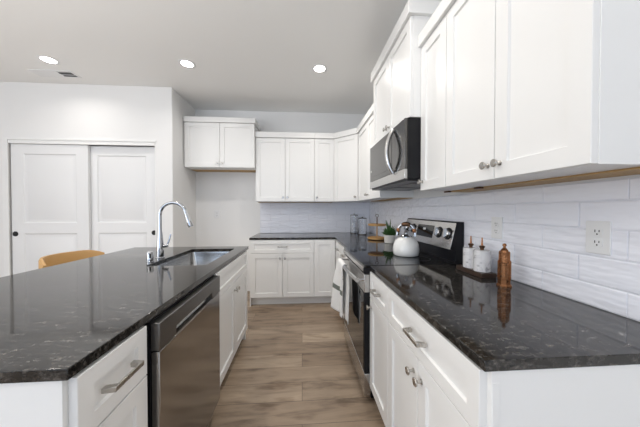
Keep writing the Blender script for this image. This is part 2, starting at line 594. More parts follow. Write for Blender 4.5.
# ------------------------------------------------------------------ cabinets
def cabinet(label, w, depth, z0, z1, loc, rz, fronts, name='base_cabinet', toe=0.0, crown=None, gap=0.003,
            hollow=False, end=None, rail=None, clips=(),):
    """local frame: x along the front, y=0 carcass front (fronts stand at y<0), z up
    fronts: list of (kind, x0, x1, z0, z1, hw) ; hw = None | ('knob', x, z) | ('pull', L)"""
    t = thing(name, label, 'cabinet', loc, rz)
    m = MB()
    if hollow:
        q = 0.018
        m.box(0, q, 0, depth, z0, z1).box(w - q, w, 0, depth, z0, z1).box(q, w - q, depth - q, depth, z0, z1).box(q, w - q, 0, depth - q, z0, z0 + q)
        m.box(q, w - q, 0, q, z1 - 0.04, z1)
    else:
        m.box(0, w, 0, depth, z0, z1)
    m.build('carcass', M['paint'], t, bevel=0.0012)
    if toe:
        MB().box(0.0, w, 0.065, 0.08, 0, z0 - 0.0005).build('toe_kick', M['paint'], t)
    for kind, x0, x1, a, b, hw in fronts:
        nm = 'drawer' if kind == 'drawer' else ('drawer_front' if kind == 'false' else 'door')
        r = 0.046 if kind in ('drawer', 'false') else 0.058
        d = MB().shaker(x1 - x0, b - a, 0.02, min(r, (x1 - x0) * .32)).build(nm, M['paint'], t, loc=(x0, -0.0005, a), angle=20)
        if hw and hw[0] == 'knob':
            knob(d, hw[1] - x0, hw[2] - a)
        elif hw and hw[0] == 'pull':
            pull(d, (x1 - x0) / 2, (b - a) / 2, hw[1])
    if end == 'right':        # finished end panel on the right-hand end, with a narrow edge strip
        m = MB().box(w + 0.0003, w + 0.012, 0.0, depth, 0.0, z1)
        m.box(w + 0.012, w + 0.0135, 0.002, 0.02, 0.0, z1 - 0.03)
        m.build('end_panel', M['paint'], t, bevel=0.001)
    if end == 'left':
        MB().box(-0.012, -0.0003, 0.0, depth, 0.0, z1).build('end_panel', M['paint'], t, bevel=0.001)
    if crown:
        h, o, sides = crown
        m = MB()
        a = -o if 'l' in sides else 0
        b = w + o if 'r' in sides else w
        m.box(a, b, -0.02 - o, depth, z1 + 0.0005, z1 + h)
        m.build('crown_molding', M['paint'], t, bevel=0.003)
    if rail:           # raw plywood strip along the back of the underside
        MB().box(0, w, depth * 0.50, depth - 0.011, z0 - 0.006, z0 - 0.0004).build('hanging_rail', M['ply'], t)
        for cx in clips:  # dark blocks stand in for the shaded gap where two cabinets meet
            MB().box(cx - 0.022, cx + 0.022, depth * 0.50 - 0.022, depth * 0.50 - 0.0005, z0 - 0.010, z0 - 0.0004).build('painted_gap_shade', M['bronze'], t, bevel=0.001)
    return t

G = 0.0021
CT = 0.89                       # worktop height
CB = 0.862                      # top of the base carcasses
DZ0, DZ1, WZa, WZb = 0.115, 0.686, 0.690, 0.855     # door and drawer heights
DEP = 0.612

def base_two_door(label, w, loc, rz, drawer='drawer', end=None, hollow=False, split=None):
    s = split or w / 2
    fr = [(drawer, G, w - G, WZa, WZb, ('pull', 0.128) if drawer == 'drawer' else None),
          ('door', G, s - G, DZ0, DZ1, ('knob', s - 0.032, DZ1 - 0.062)),
          ('door', s + G, w - G, DZ0, DZ1, ('knob', s + 0.032, DZ1 - 0.062))]
    return cabinet(label, w, DEP, 0.105, CB, loc, rz, fr, toe=1, end=end, hollow=hollow)

XF = 0.453        # carcass front of the right-hand run
Y0, YR0, YR1 = 0.575, 1.568, 2.350       # near end, range near edge, range far edge
YS = 1.228       # split between the two near base cabinets
base_two_door('white two-door base cabinet with wide drawer, nearest on the right under the granite', YS - Y0, (XF, YS, 0), RIGHT, end='right')
w_ = YR0 - YS - 0.001
cabinet('narrow white base cabinet between the range and the nearest two-door cabinet', w_, DEP, 0.105, CB, (XF, YR0 - 0.0005, 0), RIGHT,
        [('drawer', G, w_ - G, WZa, WZb, ('pull', 0.105)), ('door', G, w_ - G, DZ0, DZ1, ('knob', 0.035, DZ1 - 0.05))], toe=1)
# beyond the range
YE = 3.270       # front plane of the back run's carcasses
w_ = 0.40
cabinet('white drawer cabinet just beyond the range, left of the hanging towel', w_, DEP, 0.105, CB, (XF, YR1 + w_ + 0.0005, 0), RIGHT,
        [('drawer', G, w_ - G, WZa, WZb, ('pull', 0.105)), ('drawer', G, w_ - G, 0.405, DZ1, ('pull', 0.105)), ('drawer', G, w_ - G, DZ0, 0.401, ('pull', 0.105))], toe=1)
w2 = YE - 0.025 - (YR1 + w_ + 0.001)
cabinet('white base cabinet in the inner corner facing the island', w2, DEP, 0.105, CB, (XF, YR1 + w_ + 0.001 + w2, 0), RIGHT,
        [('drawer', 0.07, w2 - G, WZa, WZb, ('pull', 0.105)), ('door', 0.07, w2 - G, DZ0, DZ1, None)], toe=1)
# back run
base_two_door('white two-door base cabinet with drawer standing against the back wall', 0.816, (-0.660, YE, 0), BACK, end='left')
w_ = 0.434 - 0.1565
cabinet('white blind corner cabinet with one tall narrow door on the back run', w_ + 0.01, DEP, 0.105, CB, (0.1565, YE, 0), BACK,
        [('door', G, w_ - 0.002, DZ0, WZb, None)], toe=1)

# uppers, right-hand wall
XU = 0.765       # carcass front (doors at .745)
UD = XW - 0.0005 - XU
def upper_two(label, w, z0, z1, loc, rz, depth, crown, split=None, **k):
    s = split or w / 2
    fr = [('door', G, s - G, z0 + 0.002, z1 - 0.003, ('knob', s - 0.030, z0 + 0.058)),
          ('door', s + G, w - G, z0 + 0.002, z1 - 0.003, ('knob', s + 0.030, z0 + 0.058))]
    return cabinet(label, w, depth, z0, z1, loc, rz, fr, name='wall_cabinet', crown=crown, **k)
UZ0, UZ1 = 1.366, 2.262
yN, yM, yF = 0.594, 1.254, 1.530
upper_two('large white two-door wall cabinet hanging nearest on the right above the outlets', yM - yN, UZ0, UZ1, (XU, yM, 0), RIGHT, UD,
          (0.075, 0.020, 'r'), rail=1, clips=(0.024,))
w_ = yF - yM - 0.0006
cabinet('narrow white one-door wall cabinet between the microwave and the nearest two-door cabinet', w_, UD, UZ0, UZ1, (XU, yF, 0), RIGHT,
        [('door', G, w_ - G, UZ0 + .002, UZ1 - .003, ('knob', 0.030, UZ0 + 0.055))], name='wall_cabinet', crown=(0.075, 0.020, ''), rail=1, clips=(0.024,))
XMF = 0.698
upper_two('raised white two-door cabinet directly above the microwave', YR1 - 0.004 - yF - 0.0016, 1.832, 2.462, (XMF, YR1 - 0.004, 0), RIGHT, XW - 0.0005 - XMF,
          (0.085, 0.022, 'lr'))
yC = 3.286
upper_two('white two-door wall cabinet just beyond the microwave, beside the angled corner cabinet', yC - YR1 + 0.002, UZ0, UZ1, (XU, yC, 0), RIGHT, UD,
          (0.075, 0.020, ''), split=0.47, rail=1)
# diagonal corner cabinet
xC = 0.459
YU = 3.586        # carcass front of the back uppers (doors at 3.566)
t = thing('corner_wall_cabinet', 'angled white one-door wall cabinet filling the corner above the glass canisters', 'cabinet', (xC, YU, 0), 0)
poly = [(0.0006, 0), (0.0006, YB - 0.0005 - YU), (XW - 0.0005 - xC, YB - 0.0005 - YU), (XW - 0.0005 - xC, yC + 0.0006 - YU), (XU - xC, yC + 0.0006 - YU)]
MB().prism(poly[::-1], 'z', UZ0, UZ1).build('carcass', M['paint'], t, bevel=0.001)
dx, dy = XU - xC, yC - YU
dl = math.hypot(dx, dy)
da = math.atan2(dy, dx)
wd = dl - 0.034
nx, ny = -math.sin(-da), -math.cos(da)
d = MB().shaker(wd, UZ1 - UZ0 - 0.005, 0.02, 0.056).build('door', M['paint'], t, loc=(math.cos(da) * 0.017 + nx * 0.0006, math.sin(da) * 0.017 + ny * 0.0006, UZ0 + 0.002), rz=da, angle=20)
knob(d, wd - 0.032, 0.056)
o_ = 0.04
off, ye = 0.036, yC + 0.0006 - YU
cp = [(0.0006, (off - nx * 0.0006) / ny), (0.0006, YB - 0.0005 - YU), (XW - 0.0005 - xC, YB - 0.0005 - YU), (XW - 0.0005 - xC, ye), ((off - ny * ye) / nx, ye)]
MB().prism(cp[::-1], 'z', UZ1 + 0.0005, UZ1 + 0.075).build('crown_molding', M['paint'], t, bevel=0.003)
# back uppers
UDB = YB - 0.0005 - YU
w_ = xC - 0.1786
cabinet('narrow white one-door wall cabinet on the back wall beside the angled corner cabinet', w_, UDB, UZ0, UZ1, (0.1786, YU, 0), BACK,
        [('door', G, w_ - G, UZ0 + .002, UZ1 - .003, ('knob', 0.032, UZ0 + 0.058))], name='wall_cabinet', crown=(0.078, 0.020, ''), rail=1)
upper_two('white two-door wall cabinet on the back wall above the drawer base cabinet', 0.178 + 0.648, UZ0, UZ1, (-0.648, YU, 0), BACK, UDB,
          (0.078, 0.020, ''), rail=1)
upper_two('short white two-door cabinet mounted high over the empty refrigerator space', 0.93, 1.826, 2.432, (-1.5805, 3.52, 0), BACK, YB - 0.0005 - 3.52,
          (0.072, 0.018, 'r'), rail=1)

# island
XI = -0.545
w_ = 0.884 - 0.616
cabinet('narrow white island cabinet with a bar pull drawer at the near end of the island', w_, 0.60, 0.105, CB, (XI, 0.616, 0), ISLE,
        [('drawer', G, w_ - G, WZa, WZb, ('pull', 0.128)), ('door', G, w_ - G, DZ0, DZ1, None)], toe=1, end='left')
t = base_two_door('white two-door sink cabinet in the island beyond the dishwasher', 0.87, (XI, 1.567, 0), ISLE, drawer='false', end='right', hollow=True)
m = MB().box(-1.22, -1.160, 0.604, 2.450, 0, CB)
tag(m.build('island_back_panel', M['paint'], bevel=0.002), 'white panel closing the seating side of the island under the overhang', 'panel')

# ------------------------------------------------------------------ worktops
m = MB().box(0.431, XW - 0.001, 0.557, YR0 + 0.002, CB + 0.0005, CT)
tag(m.build('countertop', M['granite'], bevel=0.0022), 'black granite worktop right of the range, carrying the copper tower mill', 'countertop')
yf = 3.250
L = [(-0.674, yf), (0.431, yf), (0.431, YR1 + 0.001), (XW - 0.001, YR1 + 0.001), (XW - 0.001, YB - 0.001), (-0.674, YB - 0.001)]
m = MB().prism(L, 'z', CB + 0.0005, CT)
tag(m.build('countertop', M['granite'], bevel=0.0022), 'L-shaped black granite worktop along the back wall and corner', 'countertop')
# island top with a hole for the sink
SX0, SX1, SY0, SY1 = -1.0, -0.622, 1.665, 2.362
IX0, IX1, IY0, IY1 = -1.594, -0.526, 0.596, 2.505
m = MB()
def rr(x0, x1, y0, y1, r, n=5):
    out = []
    for cx, cy, a in ((x1 - r, y0 + r, -PI / 2), (x1 - r, y1 - r, 0), (x0 + r, y1 - r, PI / 2), (x0 + r, y0 + r, PI)):
        for k in range(n + 1):
            out.append((cx + r * math.cos(a + k * PI / 2 / n), cy + r * math.sin(a + k * PI / 2 / n)))
    return out
inn = rr(SX0, SX1, SY0, SY1, 0.025)
n = len(inn)
q = n // 4
for z, flip in ((CB + 0.0005, True), (CT, False)):
    iv = [m.bm.verts.new((x, y, z)) for x, y in inn]
    ov = [m.bm.verts.new((x, y, z)) for x, y in ((IX1, IY0), (IX1, IY1), (IX0, IY1), (IX0, IY0))]
    for c in range(4):
        seg = [iv[(c * q + k) % n] for k in range(q)]
        for k in range(q - 1):
            m.face([ov[c], seg[k + 1], seg[k]])
        m.face([ov[c], ov[(c + 1) % 4], iv[((c + 1) * q) % n], seg[-1]])
    if flip:
        lo_i, lo_o = iv, ov
    else:
        for k in range(n):
            l = (k + 1) % n
            m.face([iv[k], lo_i[k], lo_i[l], iv[l]])
        for k in range(4):
            l = (k + 1) % 4
            m.face([lo_o[k], ov[k], ov[l], lo_o[l]])
tag(m.build('countertop', M['granite'], bevel=0.002, smooth=True, angle=25), 'long black granite island worktop with the sink cut into it', 'countertop')

# sink
t = thing('sink', 'undermount stainless steel sink bowl set in the island worktop', 'sink', ((SX0 + SX1) / 2, (SY0 + SY1) / 2, CB - 0.22))
hx, hy = (SX1 - SX0) / 2 + 0.004, (SY1 - SY0) / 2 + 0.004
m = MB()
rings = []
for o, z, r in ((0.014, 0.2195, 0.03), (0.0, 0.2195, 0.025), (-0.002, 0.20, 0.03), (-0.010, 0.03, 0.05), (-0.030, 0.006, 0.06), (-0.06, 0.0, 0.05)):
    rings.append([m.bm.verts.new((x, y, z)) for x, y in rr(-hx - o, hx + o, -hy - o, hy + o, r)])
for a, b in zip(rings, rings[1:]):
    for k in range(n):
        l = (k + 1) % n
        m.face([a[k], a[l], b[l], b[k]])
m.face(rings[-1])
b = m.build('bowl', M['sinksteel'], t, angle=60)
sm = b.modifiers.new('thick', 'SOLIDIFY')
sm.thickness = 0.0012
MB().lathe([(0.0, 0.0022), (0.045, 0.0022), (0.045, 0.004), (0.036, 0.004), (0.03, 0.0025), (0.0, 0.0025)], 24, (0.0, 0.12, 0)).build('drain', M['chrome'], t)

# faucet
FX, FY = -1.052, 1.935
t = thing('faucet', 'tall chrome gooseneck faucet standing behind the island sink', 'faucet', (FX, FY, CT))
MB().lathe([(0.029, 0.0005), (0.029, 0.006), (0.025, 0.010), (0.0235, 0.05), (0.022, 0.11), (0.0175, 0.17), (0.0135, 0.20), (0.0125, 0.24), (0.0, 0.24)], 24).build('body', M['chrome'], t)
pts = [(0, 0, 0.235), (0, 0, 0.30)]
R = 0.094
for k in range(0, 15):
    a = PI - k * (PI * 0.93) / 14
    pts.append((R + R * math.cos(a), 0, 0.318 + R * math.sin(a)))
MB().tube(pts, 0.0125, 16).build('spout', M['chrome'], t)
e, e0 = Vector(pts[-1]), Vector(pts[-2])
dv = (e - e0).normalized()
MB().tube([e + dv * 0.001, e + dv * 0.008, e + dv * 0.05, e + dv * 0.10, e + dv * 0.112], [0.0132, 0.0138, 0.0165, 0.0195, 0.017], 16).build('spray_head', M['chrome'], t)
h_ = MB().tube([(0.018, 0.006, 0.088), (0.050, 0.018, 0.092)], [0.014, 0.0125], 14)
h_.build('valve', M['chrome'], t)
MB().tube([(0.043, 0.0155, 0.096), (0.052, 0.018, 0.120), (0.066, 0.021, 0.175)], [0.0065, 0.0060, 0.0048], 10).build('lever', M['chrome'], t)
# air gap cap
t = thing('sink_air_gap', 'short chrome air gap cylinder beside the faucet', 'air gap', (-1.043, 1.795, CT))
MB().lathe([(0.0235, 0.0005), (0.0235, 0.004), (0.0205, 0.006), (0.0205, 0.066), (0.017, 0.072), (0.0, 0.073)], 24).build('cap', M['chrome'], t)
MB().box(0.006, 0.0165, -0.0212, -0.0150, 0.028, 0.060).build('slot', M['slot'], t, bevel=0.002)

# ------------------------------------------------------------------ dishwasher
DWY0, DWY1 = 0.906, 1.556
t = thing('dishwasher', 'dark stainless dishwasher with pocket handle built into the island', 'dishwasher', (-0.530, DWY0, 0), ISLE)
W = DWY1 - DWY0
MB().box(0, W, 0.0, 0.57, 0.09, 0.855).build('tub', M['black'], t)
MB().box(0.004, W - 0.004, -0.030, -0.0005, 0.100, 0.748).build('door', M['darksteel'], t, bevel=0.003)
m = MB()
m.prism([(0.002, 0.751), (0.118, 0.751), (0.124, 0.786), (0.514, 0.786), (0.520, 0.751), (W - 0.002, 0.751), (W - 0.002, 0.850), (0.002, 0.850)], 'y', -0.032, -0.0005)
m.build('control_strip', M['stripsteel'], t, bevel=0.003)
m = MB()
m.prism([(-0.029, 0.7495), (-0.0006, 0.7495), (-0.0006, 0.7855), (-0.004, 0.7855), (-0.006, 0.763), (-0.010, 0.756), (-0.029, 0.753)], 'x', 0.122, 0.516)
m.build('pocket_handle', M['steel'], t)
MB().box(0.01, W - 0.01, 0.04, 0.05, 0.0, 0.0895).build('toe_kick', M['black'], t)

# ------------------------------------------------------------------ range
t = thing('range', 'freestanding stainless electric range with black glass cooktop and back panel', 'range', (0.444, YR1 - 0.003, 0), RIGHT)
W = YR1 - 0.003 - (YR0 + 0.004)
D = XW - 0.010 - 0.444
MB().box(0, W, 0, D - 0.002, 0.03, 0.8745).build('body', M['black'], t, bevel=0.002)
for x in (0.04, W - 0.04):
    for y in (0.05, D - 0.08):
        MB().lathe([(0.018, 0), (0.018, 0.005), (0.010, 0.008), (0.010, 0.0295)], 12, (x, y, 0)).build('foot', M['black'], t)
m = MB().mat(M['blackglass']).box(0.0, W, -0.046, D - 0.105, 0.876, 0.8925)
ck = m.build('cooktop', None, t, bevel=0.002)
for cx, cy, r in ((0.19, 0.15, 0.10), (0.57, 0.15, 0.085), (0.19, 0.39, 0.075), (0.57, 0.39, 0.10)):
    MB().lathe([(r - 0.003, 0.8926), (r, 0.8926), (r, 0.8929), (r - 0.003, 0.8929)], 40, (cx, cy, 0), closed=True).build('burner_ring', M['stripsteel'], ck)
MB().box(0.022, W - 0.022, -0.050, -0.0005, 0.845, 0.8755).build('front_trim', M['steel'], t, bevel=0.004)
for x in (0.001, W - 0.0215):
    MB().box(x, x + 0.0205, -0.050, -0.0005, 0.838, 0.8755).build('end_cap', M['black'], t, bevel=0.003)
# oven door: stainless frame, glass, curved bar handle
m = MB().mat(M['steel']).box(0.002, W - 0.002, -0.046, -0.0005, 0.715, 0.832)
m.mat(M['black']).box(0.002, W - 0.002, -0.043, -0.0005, 0.195, 0.7148)
d = m.build('oven_door', None, t, bevel=0.003)
MB().box(0.012, W - 0.012, -0.0475, -0.0432, 0.205, 0.713).build('oven_window', M['blackglass'], d, bevel=0.001)
hp = []
for k in range(13):
    u = k / 12
    hp.append((0.035 + u * (W - 0.07), -0.085 - 0.020 * math.sin(PI * u), 0.790))
hh = MB().tube(hp, 0.0155, 12)
for x in (0.045, W - 0.045):
    hh.tube([(x, -0.0455, 0.790), (x, -0.086, 0.790)], 0.010, 10)
hh.build('oven_handle', M['steel'], d)
MB().box(0.002, W - 0.002, -0.044, -0.0005, 0.045, 0.188).build('storage_drawer', M['steel'], t, bevel=0.003)
# back panel with display and four knobs
m = MB().mat(M['black'])
pb = [(D - 0.104, 0.876), (D - 0.003, 0.876), (D - 0.003, 1.168), (D - 0.045, 1.168), (D - 0.052, 1.160), (D - 0.094, 0.985), (D - 0.060, 0.975), (D - 0.060, 0.905), (D - 0.104, 0.8935)]
m.prism(pb, 'x', 0.0, W)
bp = m.build('back_panel', None, t, bevel=0.0015)
# panel face: in a frame lying on the slanted front
p0, p1 = Vector((0, D - 0.094, 0.985)), Vector((0, D - 0.052, 1.160))
upv = (p1 - p0).normalized()
nv = Vector((0, -upv.z, upv.y))
def slant(x, s, h):
    q = p0 + upv * s + nv * h
    return (x, q.y, q.z)
H_ = (p1 - p0).length
def slab(name, x0, x1, s0, s1, h0, h1, mt, par, bev=0.001):
    m = MB()
    v = [m.bm.verts.new(slant(x, s, h)) for h in (h0, h1) for x, s in ((x0, s0), (x1, s0), (x1, s1), (x0, s1))]
    for qd in ((3, 2, 1, 0), (4, 5, 6, 7), (0, 1, 5, 4), (1, 2, 6, 5), (2, 3, 7, 6), (3, 0, 4, 7)):
        m.face([v[i] for i in qd])
    return m.build(name, mt, par, bevel=bev)
cp_ = slab('control_panel', 0.002, W - 0.003, 0.0, H_, 0.0003, 0.004, M['steel'], t)
slab('display', 0.262, 0.520, 0.050, 0.146, 0.0042, 0.0055, M['blackglass'], cp_)
slab('display_digits', 0.36, 0.40, 0.105, 0.122, 0.0056, 0.0058, M['plastic'], cp_, 0)
for kx in (0.065, 0.180, 0.600, 0.712):
    q = p0 + upv * 0.103 + nv * 0.0042
    mt = Matrix.Translation((kx, q.y, q.z)) @ Matrix(((1, 0, 0, 0), (0, upv.y, nv.y, 0), (0, upv.z, nv.z, 0), (0, 0, 0, 1)))
    m = MB().mat(M['black']).lathe([(0.0, 0), (0.041, 0), (0.041, 0.003), (0.036, 0.005), (0.0, 0.005)], 28, mtx=mt)
    m.mat(M['steel']).lathe([(0.033, 0.0052), (0.031, 0.022), (0.028, 0.025), (0.0, 0.025)], 28, mtx=mt)
    mt2 = mt @ Matrix.Translation((0, 0, 0.0252))
    v0 = len(m.bm.verts)
    m.mat(M['steel']).box(-0.007, 0.007, -0.029, 0.029, 0, 0.012)
    m.bm.verts.ensure_lookup_table()
    for vv in m.bm.verts[v0:]:
        vv.co = mt2 @ vv.co
    m.build('control_knob', None, cp_)

# towel on the oven handle: draped over the bar, two hanging folds
t_loc = (0.446 - 0.103, 2.115, 0.790)
m = MB()
NX, NS = 26, 90
Lf, Lb, rr_, TWD = 0.415, 0.42, 0.0185, 0.26
tot = Lf + PI * rr_ + Lb
grid = []
for i in range(NX + 1):
    u = i / NX                      # 0 = edge nearer the viewer, 1 = far edge
    col = []
    for j in range(NS + 1):
        d_ = j / NS * tot
        yy = (u - 0.5) * TWD
        if d_ < Lf:                 # front flap, from its hem up to the bar
            h = (Lf - d_) / Lf
            z = -(Lf - d_)
            g = min(1.0, h * 2.5)
            fold = -0.012 * math.exp(-((u - 0.20) / 0.13) ** 2) + 0.004 * math.exp(-((u - 0.50) / 0.08) ** 2)
            flare = -0.066 * max(0.0, (u - 0.48) / 0.52) ** 0.85
            x = -rr_ + fold * (0.5 * g + 0.5 * h) + flare * (0.35 * g + 0.65 * h)
            yy -= 0.02 * h * u
        elif d_ < Lf + PI * rr_:
            a = (d_ - Lf) / rr_
            x, z = -rr_ * math.cos(a), rr_ * math.sin(a)
        else:
            b = (d_ - Lf - PI * rr_) / Lb
            x, z = rr_ + (0.004 * math.sin(u * 12) - 0.012) * b, -(d_ - Lf - PI * rr_)
            yy -= 0.10 * min(1.0, b * 3)
        col.append(m.bm.verts.new((x, yy, z)))
    grid.append(col)
for i in range(NX):
    for j in range(NS):
        h_mid = Lf - (j + 0.5) / NS * tot
        m.mat(M['towelstripe'] if 0.192 < h_mid < 0.240 else M['towel'])
        m.face([grid[i][j], grid[i + 1][j], grid[i + 1][j + 1], grid[i][j + 1]])
to = m.build('dish_towel', None, loc=t_loc, angle=180)
so = to.modifiers.new('thick', 'SOLIDIFY')
so.thickness = 0.004
so.offset = 1
tag(to, 'white dish towel with a grey stripe hanging over the oven handle', 'towel')

# ------------------------------------------------------------------ microwave
XM = 0.664
t = thing('microwave', 'over-the-range stainless microwave with curved handle under the raised cabinet', 'microwave', (XM, YR1 - 0.006, 1.432), RIGHT)
W = YR1 - 0.006 - yF - 0.004
H0 = 0.398
D = XW - 0.002 - XM
MB().box(0, W, 0, D, 0.012, H0).build('body', M['black'], t, bevel=0.002)
m = MB().mat(M['black']).box(0.01, W - 0.01, 0.0, D - 0.05, 0.0, 0.0118)
m.mat(M['stripsteel']).box(0.09, 0.33, 0.09, 0.27, -0.003, -0.0002).box(0.43, 0.67, 0.09, 0.27, -0.003, -0.0002)
m.build('underside_vent', None, t)
MB().box(0.002, W - 0.17, -0.018, -0.0005, 0.078, H0 - 0.003).build('door', M['mwglass'], t, bevel=0.002)
MB().box(0.075, W - 0.235, -0.0195, -0.0182, 0.115, H0 - 0.05).build('window', M['mwglass'], t, bevel=0.001)
MB().box(W - 0.168, W - 0.002, -0.018, -0.0005, 0.078, H0 - 0.003).build('control_panel', M['mwglass'], t, bevel=0.002)
MB().box(0.002, W - 0.002, -0.020, -0.0005, 0.013, 0.076).build('lower_trim', M['steel'], t, bevel=0.002)
hp = []
for k in range(17):
    u = k / 16
    hp.append((W - 0.192, -0.024 - 0.046 * math.sin(PI * u) ** 0.8, 0.072 + u * 0.305))
MB().tube(hp, 0.0155, 12).build('handle', M['steel'], t)
MB().lathe([(0.0, 0), (0.009, 0), (0.009, 0.0012), (0.0, 0.0014)], 20, mtx=Matrix.Translation((0.045, -0.0182, 0.17)) @ Matrix.Rotation(PI / 2, 4, 'X')).build('badge', M['plastic'], t)

# ------------------------------------------------------------------ outlets
def outlet(label, loc, rz, w=0.076, h=0.118, switch=False, gang=1):
    t = thing('wall_outlet', label, 'outlet', loc, rz)
    MB().box(-w / 2, w / 2, -0.0055, -0.0004, -h / 2, h / 2).build('cover_plate', M['plastic'], t, bevel=0.002)
    for s in (-1, 1):
        z = s * 0.0195
        r = MB().prism([(x * 0.0165, z + y * 0.0143) for x, y in ((-0.75, -1), (0.75, -1), (1, -0.6), (1, 0.6), (0.75, 1), (-0.75, 1), (-1, 0.6), (-1, -0.6))], 'y', -0.0078, -0.0056)
        ro = r.build('receptacle', M['plastic'], t, bevel=0.0006)
        q = MB().box(-0.0078, -0.0050, -0.0082, -0.0079, z - 0.001, z + 0.0085).box(0.0050, 0.0078, -0.0082, -0.0079, z + 0.0005, z + 0.0075)
        q.lathe([(0.0028, 0.0079), (0.0028, 0.0082), (0, 0.0082)], 10, mtx=Matrix.Translation((0, 0, z - 0.0075)) @ Matrix.Rotation(PI / 2, 4, 'X'))
        q.build('slots', M['slot'], ro)
    return t
XT = XW - 0.0088
outlet('white duplex outlet on the tile above the near end of the right worktop', (XT, 0.826, 1.148), RIGHT)
outlet('white duplex outlet on the tile just above the copper tower mill and marble bottles', (XT, 1.296, 1.150), RIGHT)
outlet('white outlet plate on the bare painted wall of the refrigerator space', (-1.285, YB - 0.0004, 1.185), BACK)

# ------------------------------------------------------------------ things on the worktops
# kettle on the cooktop
t = thing('kettle', 'squat white enamel kettle with copper and chrome handle on the cooktop', 'kettle', (0.812, 1.900, 0.8935))
KR = 0.099
m = MB().lathe([(0.0, 0.0005), (KR * .86, 0.0005), (KR * .95, 0.006), (KR, 0.03), (KR, 0.055), (KR * .94, 0.090), (KR * .80, 0.118), (KR * .58, 0.137), (KR * .44, 0.142), (0, 0.142)], 40)
m.build('body', M['enamel'], t, angle=60)
l = MB().lathe([(0.0, 0.1425), (0.044, 0.1425), (0.044, 0.147), (0.034, 0.158), (0.018, 0.166), (0.0, 0.167)], 32).build('lid', M['chrome'], t)
MB().lathe([(0.006, 0.1672), (0.006, 0.174), (0.013, 0.180), (0.014, 0.188), (0.008, 0.194), (0.0, 0.195)], 20).build('lid_knob', M['chrome'], l)
d_ = Vector((0.80, -0.60, 0))
hp = []
for k in range(19):
    a = PI * (0.02 + 0.96 * k / 18)
    hp.append(d_ * (-0.066 * math.cos(a)) + Vector((0, 0, 0.132 + 0.112 * math.sin(a) ** 0.62)))
h1 = MB().mat(M['chrome']).tube(hp[:7], 0.0085, 12, 1.5)
h1.mat(M['chrome']).tube(hp[12:], 0.0085, 12, 1.5)
h1.build('handle_arch', None, t)
MB().tube(hp[6:13], [0.010, 0.0128, 0.0136, 0.0138, 0.0136, 0.0128, 0.010], 14, 1.3).build('grip', M['bronze'], t)
for q in (hp[2], hp[16]):
    MB().lathe([(0.011, -0.016), (0.0135, -0.010), (0.0135, 0.010), (0.011, 0.016)], 14, tuple(q)).build('ferrule', M['copper'], t)
MB().tube([(0.050, 0.062, 0.085), (0.066, 0.084, 0.112), (0.076, 0.096, 0.138)], [0.021, 0.016, 0.012], 14).build('spout', M['enamel'], t)

# potted succulent
t = thing('potted_succulent', 'small spiky green succulent in a white pot beside the kettle', 'plant', (0.946, 2.640, CT))
pt = MB().lathe([(0.0, 0.0005), (0.050, 0.0005), (0.055, 0.006), (0.061, 0.082), (0.061, 0.088), (0.054, 0.088), (0.053, 0.074), (0.0, 0.074)], 32).build('pot', M['pot'], t)
MB().lathe([(0.0, 0.0745), (0.052, 0.0745), (0.050, 0.078), (0.0, 0.082)], 24).build('soil', M['soil'], t)
m = MB()
for k in range(70):
    a = k * 2.39996
    f = (k / 70) ** 0.75
    el = math.radians(84 - 78 * f + random.uniform(-7, 7))
    ln = 0.058 + 0.018 * (1 - f) + random.uniform(-0.006, 0.014)
    if k in (3, 6, 9):
        ln += 0.05
    base = Vector((0.020 * f * math.cos(a), 0.020 * f * math.sin(a), 0.080 + 0.022 * (1 - f)))
    dr = Vector((math.cos(a) * math.cos(el), math.sin(a) * math.cos(el), math.sin(el)))
    bend = Vector((0, 0, 0.22 * ln))
    m.tube([base, base + dr * ln * .35, base + dr * ln * .75 + bend * .5, base + dr * ln + bend], [0.006, 0.0125, 0.010, 0.0015], 6, 0.5)
m.build('leaves', M['leaf'], t)

# two-tier wooden tray
t = thing('tiered_tray', 'two-tier round wooden tray on a post behind the succulent', 'tray', (0.905, 2.965, CT))
for nm, z, r in (('lower_tray', 0.004, 0.112), ('upper_tray', 0.166, 0.108)):
    MB().lathe([(0.0, z), (r * .9, z), (r, z + 0.006), (r, z + 0.024), (r - 0.008, z + 0.024), (r - 0.012, z + 0.009), (0.0, z + 0.009)], 40).build(nm, M['lightwood'], t, angle=40)
MB().lathe([(0.0, 0.0005), (0.06, 0.0005), (0.06, 0.0038), (0.0, 0.0038)], 24).build('foot', M['lightwood'], t)
MB().lathe([(0.0075, 0.0132), (0.0075, 0.1655)], 12).build('post', M['lightwood'], t)
m = MB().lathe([(0.0075, 0.1755), (0.0065, 0.270), (0.0, 0.271)], 12)
ring = [(0.018 * math.cos(2 * PI * k / 16), 0, 0.288 + 0.018 * math.sin(2 * PI * k / 16)) for k in range(17)]
m.tube(ring, 0.003, 8)
m.build('ring_handle', M['bronze'], t)

# two glass canisters
def canister(label, loc, r, h):
    t = thing('glass_canister', label, 'canister', loc, 0, 'glass canisters in the corner')
    MB().lathe([(0.0, 0.0005), (r * .96, 0.0005), (r, 0.005), (r, h * .93), (r - 0.004, h * .93), (r - 0.004, 0.008), (0.0, 0.008)], 32).build('jar', M['glass'], t, angle=50)
    l = MB().lathe([(0.0, h * .932), (r + 0.002, h * .932), (r + 0.002, h * .965), (r * .9, h * .975), (0.0, h * .98)], 32).build('lid', M['stripsteel'], t)
    MB().lathe([(0.007, h * .981), (0.007, h * .99), (0.013, h), (0.010, h * 1.03), (0.0, h * 1.035)], 16).build('lid_knob', M['stripsteel'], l)
    MB().lathe([(r + 0.0004, 0.0005), (r + 0.002, 0.0005), (r + 0.002, 0.012), (r + 0.0004, 0.012)], 32, closed=True).build('base_ring', M['stripsteel'], t)
canister('taller clear glass canister in the corner, against the back wall tiles', (0.800, 3.800, CT), 0.056, 0.292)
